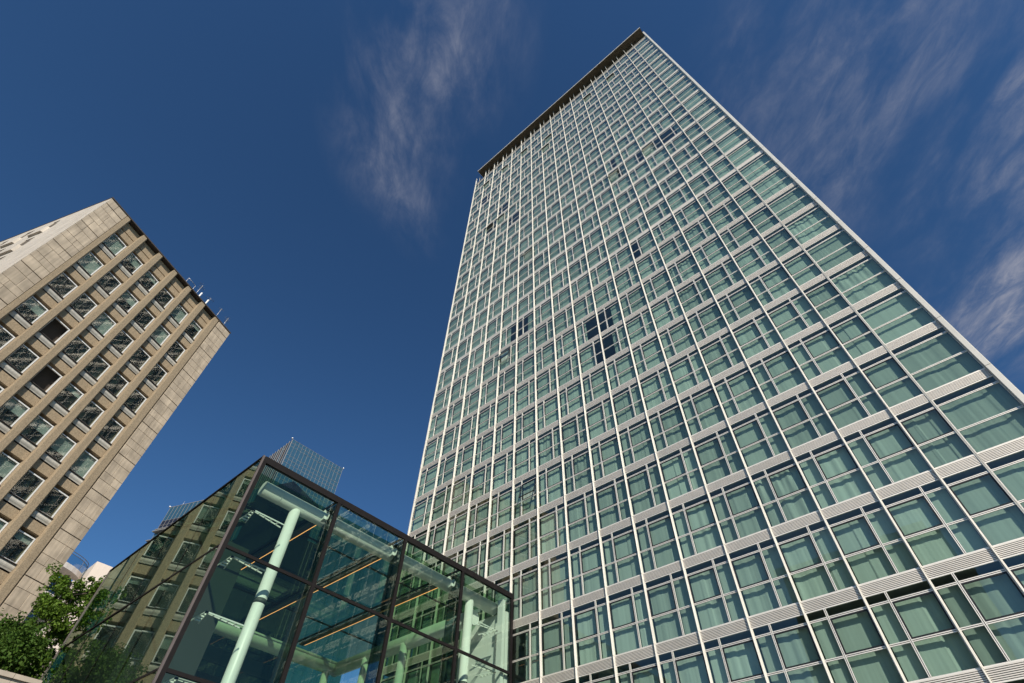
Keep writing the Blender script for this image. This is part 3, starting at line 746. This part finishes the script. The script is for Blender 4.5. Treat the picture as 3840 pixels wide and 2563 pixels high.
r = empty('roof_hatch_guard', on_roof(10.2, .3), stone_rot); tag(r, 'square grey tubular guard frame standing on the stone roof edge', 'guard rail')
for (p0, p1) in (((0, 0, 0), (0, 0, 1.0)), ((1.05, 0, 0), (1.05, 0, 1.0)), ((0, 0, 1.0), (1.05, 0, 1.0)), ((0, 0, .3), (1.05, 0, .3))):
    b = MB(); b.tube(p0, p1, .026, 8); b.build('bar', M['galv'], r)

# ================================================================== far towers
ft = empty('far_glass_tower', (-155.5, 54.73, -1.6)); tag(ft, 'distant slender glass tower with fine square grid above the pavilion', 'tower')
b = MB(); b.box(-30, -.15, .15, 21.8, 0, 121.4); b.build('core', M['fdark'], ft)
rows = [121.6]
for h in (1.5, 1.4, 3.6, 1.55, 1.55, 1.55, 1.55, 1.55, 1.55, 3.6, 1.55, 1.55, 1.55, 1.55, 1.55, 3.6): rows.append(rows[-1]-h)
cw = 21.95/15; frd = random.Random(2)
for i in range(15):
    for j in range(len(rows)-1):
        h = rows[j]-rows[j+1]
        me = cached(('fp', round(h, 2)), lambda: (lambda q: (q.face([(0, .05, .05), (0, cw-.05, .05), (0, cw-.05, h-.05), (0, .05, h-.05)]), q.mesh('grid_pane', M['fglass']))[1])(MB()))
        place('grid_pane', me, ft, (0, i*cw, rows[j+1]), (0, R(frd.gauss(0, .25)), R(frd.gauss(0, .25))))
for j in range(len(rows)):
    b = MB(); b.box(-.1, .05, 0, 21.95, rows[j]-.028, rows[j]+.028); b.build('grid_rail', M['fgrid'], ft)
for i in range(16):
    b = MB(); t = .032 if i else .11; b.box(-.1, .06, i*cw-t, i*cw+t, 0, 121.7); b.build('grid_mullion', M['fgrid'], ft)
for i in range(1, 17):
    b = MB(); b.box(-i*1.8-.035, -i*1.8+.035, -.14, .1, 0, 121.6); b.build('flank_fin', M['fgrid'], ft)
for i in range(21):
    b = MB(); b.face([(-i*1.4-1.3, 0, 0), (-i*1.4-.1, 0, 0), (-i*1.4-.1, 0, 121.4), (-i*1.4-1.3, 0, 121.4)]); b.build('flank_pane', M['fdark' if i % 3 else 'fglass'], ft)
for (x, y, s) in ((.1, -.3, .3), (.15, 22.1, .28)):
    b = MB(); b.tube((x, y, 121.6), (x, y, 122.1), s, 10, r1=s*.6); b.build('roof_light', M['whitepipe'], ft)

f2 = empty('far_office_slab', (-154.6, 31.2, -1.6), math.atan2(3.8, 9.6)); tag(f2, 'distant glass office top with dark band peeking over the pavilion edge', 'building')
b = MB(); b.box(0.05, 40, .15, 12, 0, 81.4); b.build('core', M['fdark'], f2)
for i in range(22):
    for (z1, z0, mt) in ((81.6, 77.4, 'fglass'), (77.4, 76.1, 'fdark'), (76.1, 74.9, 'fdark'), (74.0, 71.6, 'fglass'), (71.2, 67, 'fglass')):
        b = MB(); b.face([(i*1.35+.05, 0, z0+.05), (i*1.35+1.3, 0, z0+.05), (i*1.35+1.3, 0, z1-.05), (i*1.35+.05, 0, z1-.05)]); b.build('pane', M[mt], f2)
    b = MB(); b.box(i*1.35-.03, i*1.35+.03, -.05, .1, 60, 81.65); b.build('mullion', M['fgrid'], f2)
for z, t, d in ((81.65, .06, .06), (77.4, .03, .04), (76.1, .03, .04), (74.75, .08, .5), (74.1, .10, .8), (71.4, .09, .9)):
    b = MB(); b.box(-d*.6, 30, -d, .12, z-t, z+t); b.build('ledge', M['fgrid'], f2)
b = MB(); b.tube((-.3, -.1, 81.7), (-.3, -.1, 82.0), .28, 12, r1=.2); b.build('roof_light', M['whitepipe'], f2)
b = MB(); b.tube((3.4, .5, 81.6), (3.4, .5, 83.2), .04, 6); b.build('lightning_rod', M['galv'], f2)

# cream house with a rounded roof terrace behind the tree
ch = empty('cream_apartment_house', (-118.2, 20.6, -1.6)); ch.scale = (1.6, 1.6, 1.6); tag(ch, 'cream apartment house with rounded roof terrace seen behind the tree', 'house')
ZH = 30.3
b = MB(); b.box(-16, 0, -1.75, 0, 0, ZH); b.build('end_wall', M['cream'], ch)
b = MB(); b.box(-16, -3, -14, -1.76, 0, ZH-3.2); b.build('wall', M['cream'], ch)
for k in range(3):
    zz = ZH-.95-k*3.2
    poly = [(-3 + 3.2*math.sin(t), -8.2+6.4*math.cos(t), zz-.55) for t in [math.pi*i/18 for i in range(19)]]
    b = MB(); b.prism(poly, (0, 0, .55)); sl2 = b.build('balcony_slab', M['creamw'], ch)
    c = MB()
    for i in range(18):
        p, q = poly[i], poly[i+1]; c.face([(p[0]-.1, p[1], zz), (q[0]-.1, q[1], zz), (q[0]-.1, q[1], zz+.95), (p[0]-.1, p[1], zz+.95)])
    c.build('glass_guard', M['pglass'], sl2)
    c = MB()
    for zr in (zz+1.0, zz+1.25):
        for i in range(18):
            p, q = poly[i], poly[i+1]; c.tube((p[0]-.1, p[1], zr), (q[0]-.1, q[1], zr), .035, 6, caps=False)
    for i in range(0, 19, 3): c.tube((poly[i][0]-.1, poly[i][1], zz), (poly[i][0]-.1, poly[i][1], zz+1.25), .03, 6)
    c.build('handrail', M['thin'], sl2)
    c = MB(); c.box(-2.98, -2.9, -12.5, -2.2, zz-2.9, zz-.8); c.build('glazing', M['fdark'], ch)

# dull green office across the square: mirrored in the lowest tower windows
rb = empty('square_office', (0, -36, -1.6)); tag(rb, 'low dull green office block mirrored in the lowest tower windows', 'building')
b = MB(); b.box(-21, .4, -14, 0, 0, 42); b.build('wall', M['officewall'], rb)
for k in range(11):
    for i in range(9):
        b = MB(); b.box(-20+i*2.25, -18.7+i*2.25, .0, .06, 3+k*3.5, 4.9+k*3.5); b.build('window', M['fdark'], rb)

# ================================================================== terrace and greenery
te = empty('planted_terrace', (-33.4, 5.9, -1.6)); tag(te, 'stone terrace wall with coping at the lower left corner', 'wall')
b = MB(); b.box(-16, -.12, -24, -.12, 0, 8.9); b.build('terrace_body', M['terrace'], te)
for i in range(12):
    b = MB(); b.box(-.42, .10, -.0-1.1*(i+1)+.008, -1.1*i-.008, 9.42, 9.60); b.build('coping_stone', M['terrace'], te)
    b = MB(); b.box(-.36, .0, -1.1*(i+1)+.006, -1.1*i-.006, 8.0, 9.415); b.build('wall_stone', M['terrace'], te)
for i in range(12):
    b = MB(); b.box(-.45-1.1*(i+1)+.008, -.45-1.1*i-.008, -.42, .06, 9.42, 9.60); b.build('coping_stone', M['terrace'], te)
    b = MB(); b.box(-.40-1.1*(i+1)+.006, -.40-1.1*i-.006, -.36, .0, 8.0, 9.415); b.build('wall_stone', M['terrace'], te)

def tree(name, label, base, top, rad, nleaf, size, seed, lm, trunk_r=.16, group=None):
    rn = random.Random(seed); bx, by, bz = base; H = top-bz
    root = empty(name, base); tag(root, label, 'tree', group)
    b = MB(); prev = Vector((0, 0, 0)); n = 6; tips = []
    for i in range(n):
        nx = Vector((rn.uniform(-.1, .1)*H*.12, rn.uniform(-.1, .1)*H*.12, H*.86*(i+1)/n)); b.tube(prev, nx, trunk_r*(1-.8*i/n), 8, r1=trunk_r*(1-.8*(i+1)/n)); 
        if i >= 1:
            for q in range(5):
                a = rn.uniform(0, 6.28); ln = rad*rn.uniform(.6, 1.05)*math.sqrt(max(.1, 1-((i-2.2)/4.2)**2))
                tip = nx + Vector((math.cos(a)*ln, math.sin(a)*ln, ln*rn.uniform(.15, .6))); mid = nx.lerp(tip, .5)+Vector((0, 0, ln*.08))
                b.tube(nx, mid, trunk_r*.32*(1-.1*i), 5, r1=trunk_r*.2); b.tube(mid, tip, trunk_r*.2, 5, r1=trunk_r*.06); tips += [tip, mid.lerp(tip, .5), mid]
        prev = nx
    tips += [prev, prev+Vector((0, 0, H*.08))]
    b.build('trunk', M['bark'], root)
    c = MB(); clumps = []
    for t_ in tips:
        for q in range(3): clumps.append((t_ + Vector((rn.gauss(0, .35), rn.gauss(0, .35), rn.gauss(0, .3))), rn.uniform(.18, .48)))
    for q in range(nleaf):
        cc, cr = rn.choice(clumps); d = Vector((rn.gauss(0, 1), rn.gauss(0, 1), rn.gauss(0, .8)))
        d = d.normalized()*cr*rn.uniform(.35, 1.0)**.6; p = cc+d
        nn = (d.normalized()*.6 + Vector((rn.gauss(0, .5), rn.gauss(0, .5), .55+rn.gauss(0, .4)))).normalized()
        a = nn.orthogonal().normalized(); a = (Matrix.Rotation(rn.uniform(0, 6.28), 3, nn) @ a); w_ = nn.cross(a); s = size*rn.uniform(.7, 1.3)
        dn = Vector((0, 0, -.25*s))
        # five-pointed leaf folded along its rib
        c.face([p-a*s*.5, p-a*s*.1+w_*s*.5+dn, p+a*s*.25+w_*s*.2, p+a*s*.62+dn, p+a*s*.25-w_*s*.2, p-a*s*.1-w_*s*.5+dn])
    c.build('crown', lm, root)
tree('maple_tree', 'bright green maple tree between stone block and glass pavilion', (-42.6, 6.4, 7.3), 15.9, 1.75, 19000, .13, 4, M['leaf'], .17)
tree('terrace_tree', 'dark leafy tree behind the coping of the terrace wall', (-38.2, 3.9, 7.3), 10.9, 1.6, 11000, .13, 8, M['leaf2'], .10)
tree('corner_tree', 'leafy tree cut by the left edge in front of stone ribs', (-38.0, -1.2, 7.3), 15.0, 1.9, 8000, .18, 15, M['leaf2'], .12)
tree('pavilion_tree', 'low shrubby tree mirrored in the pavilion side glass', (-35.6, 4.6, 7.3), 9.7, 1.1, 4000, .14, 23, M['leaf2'], .07)
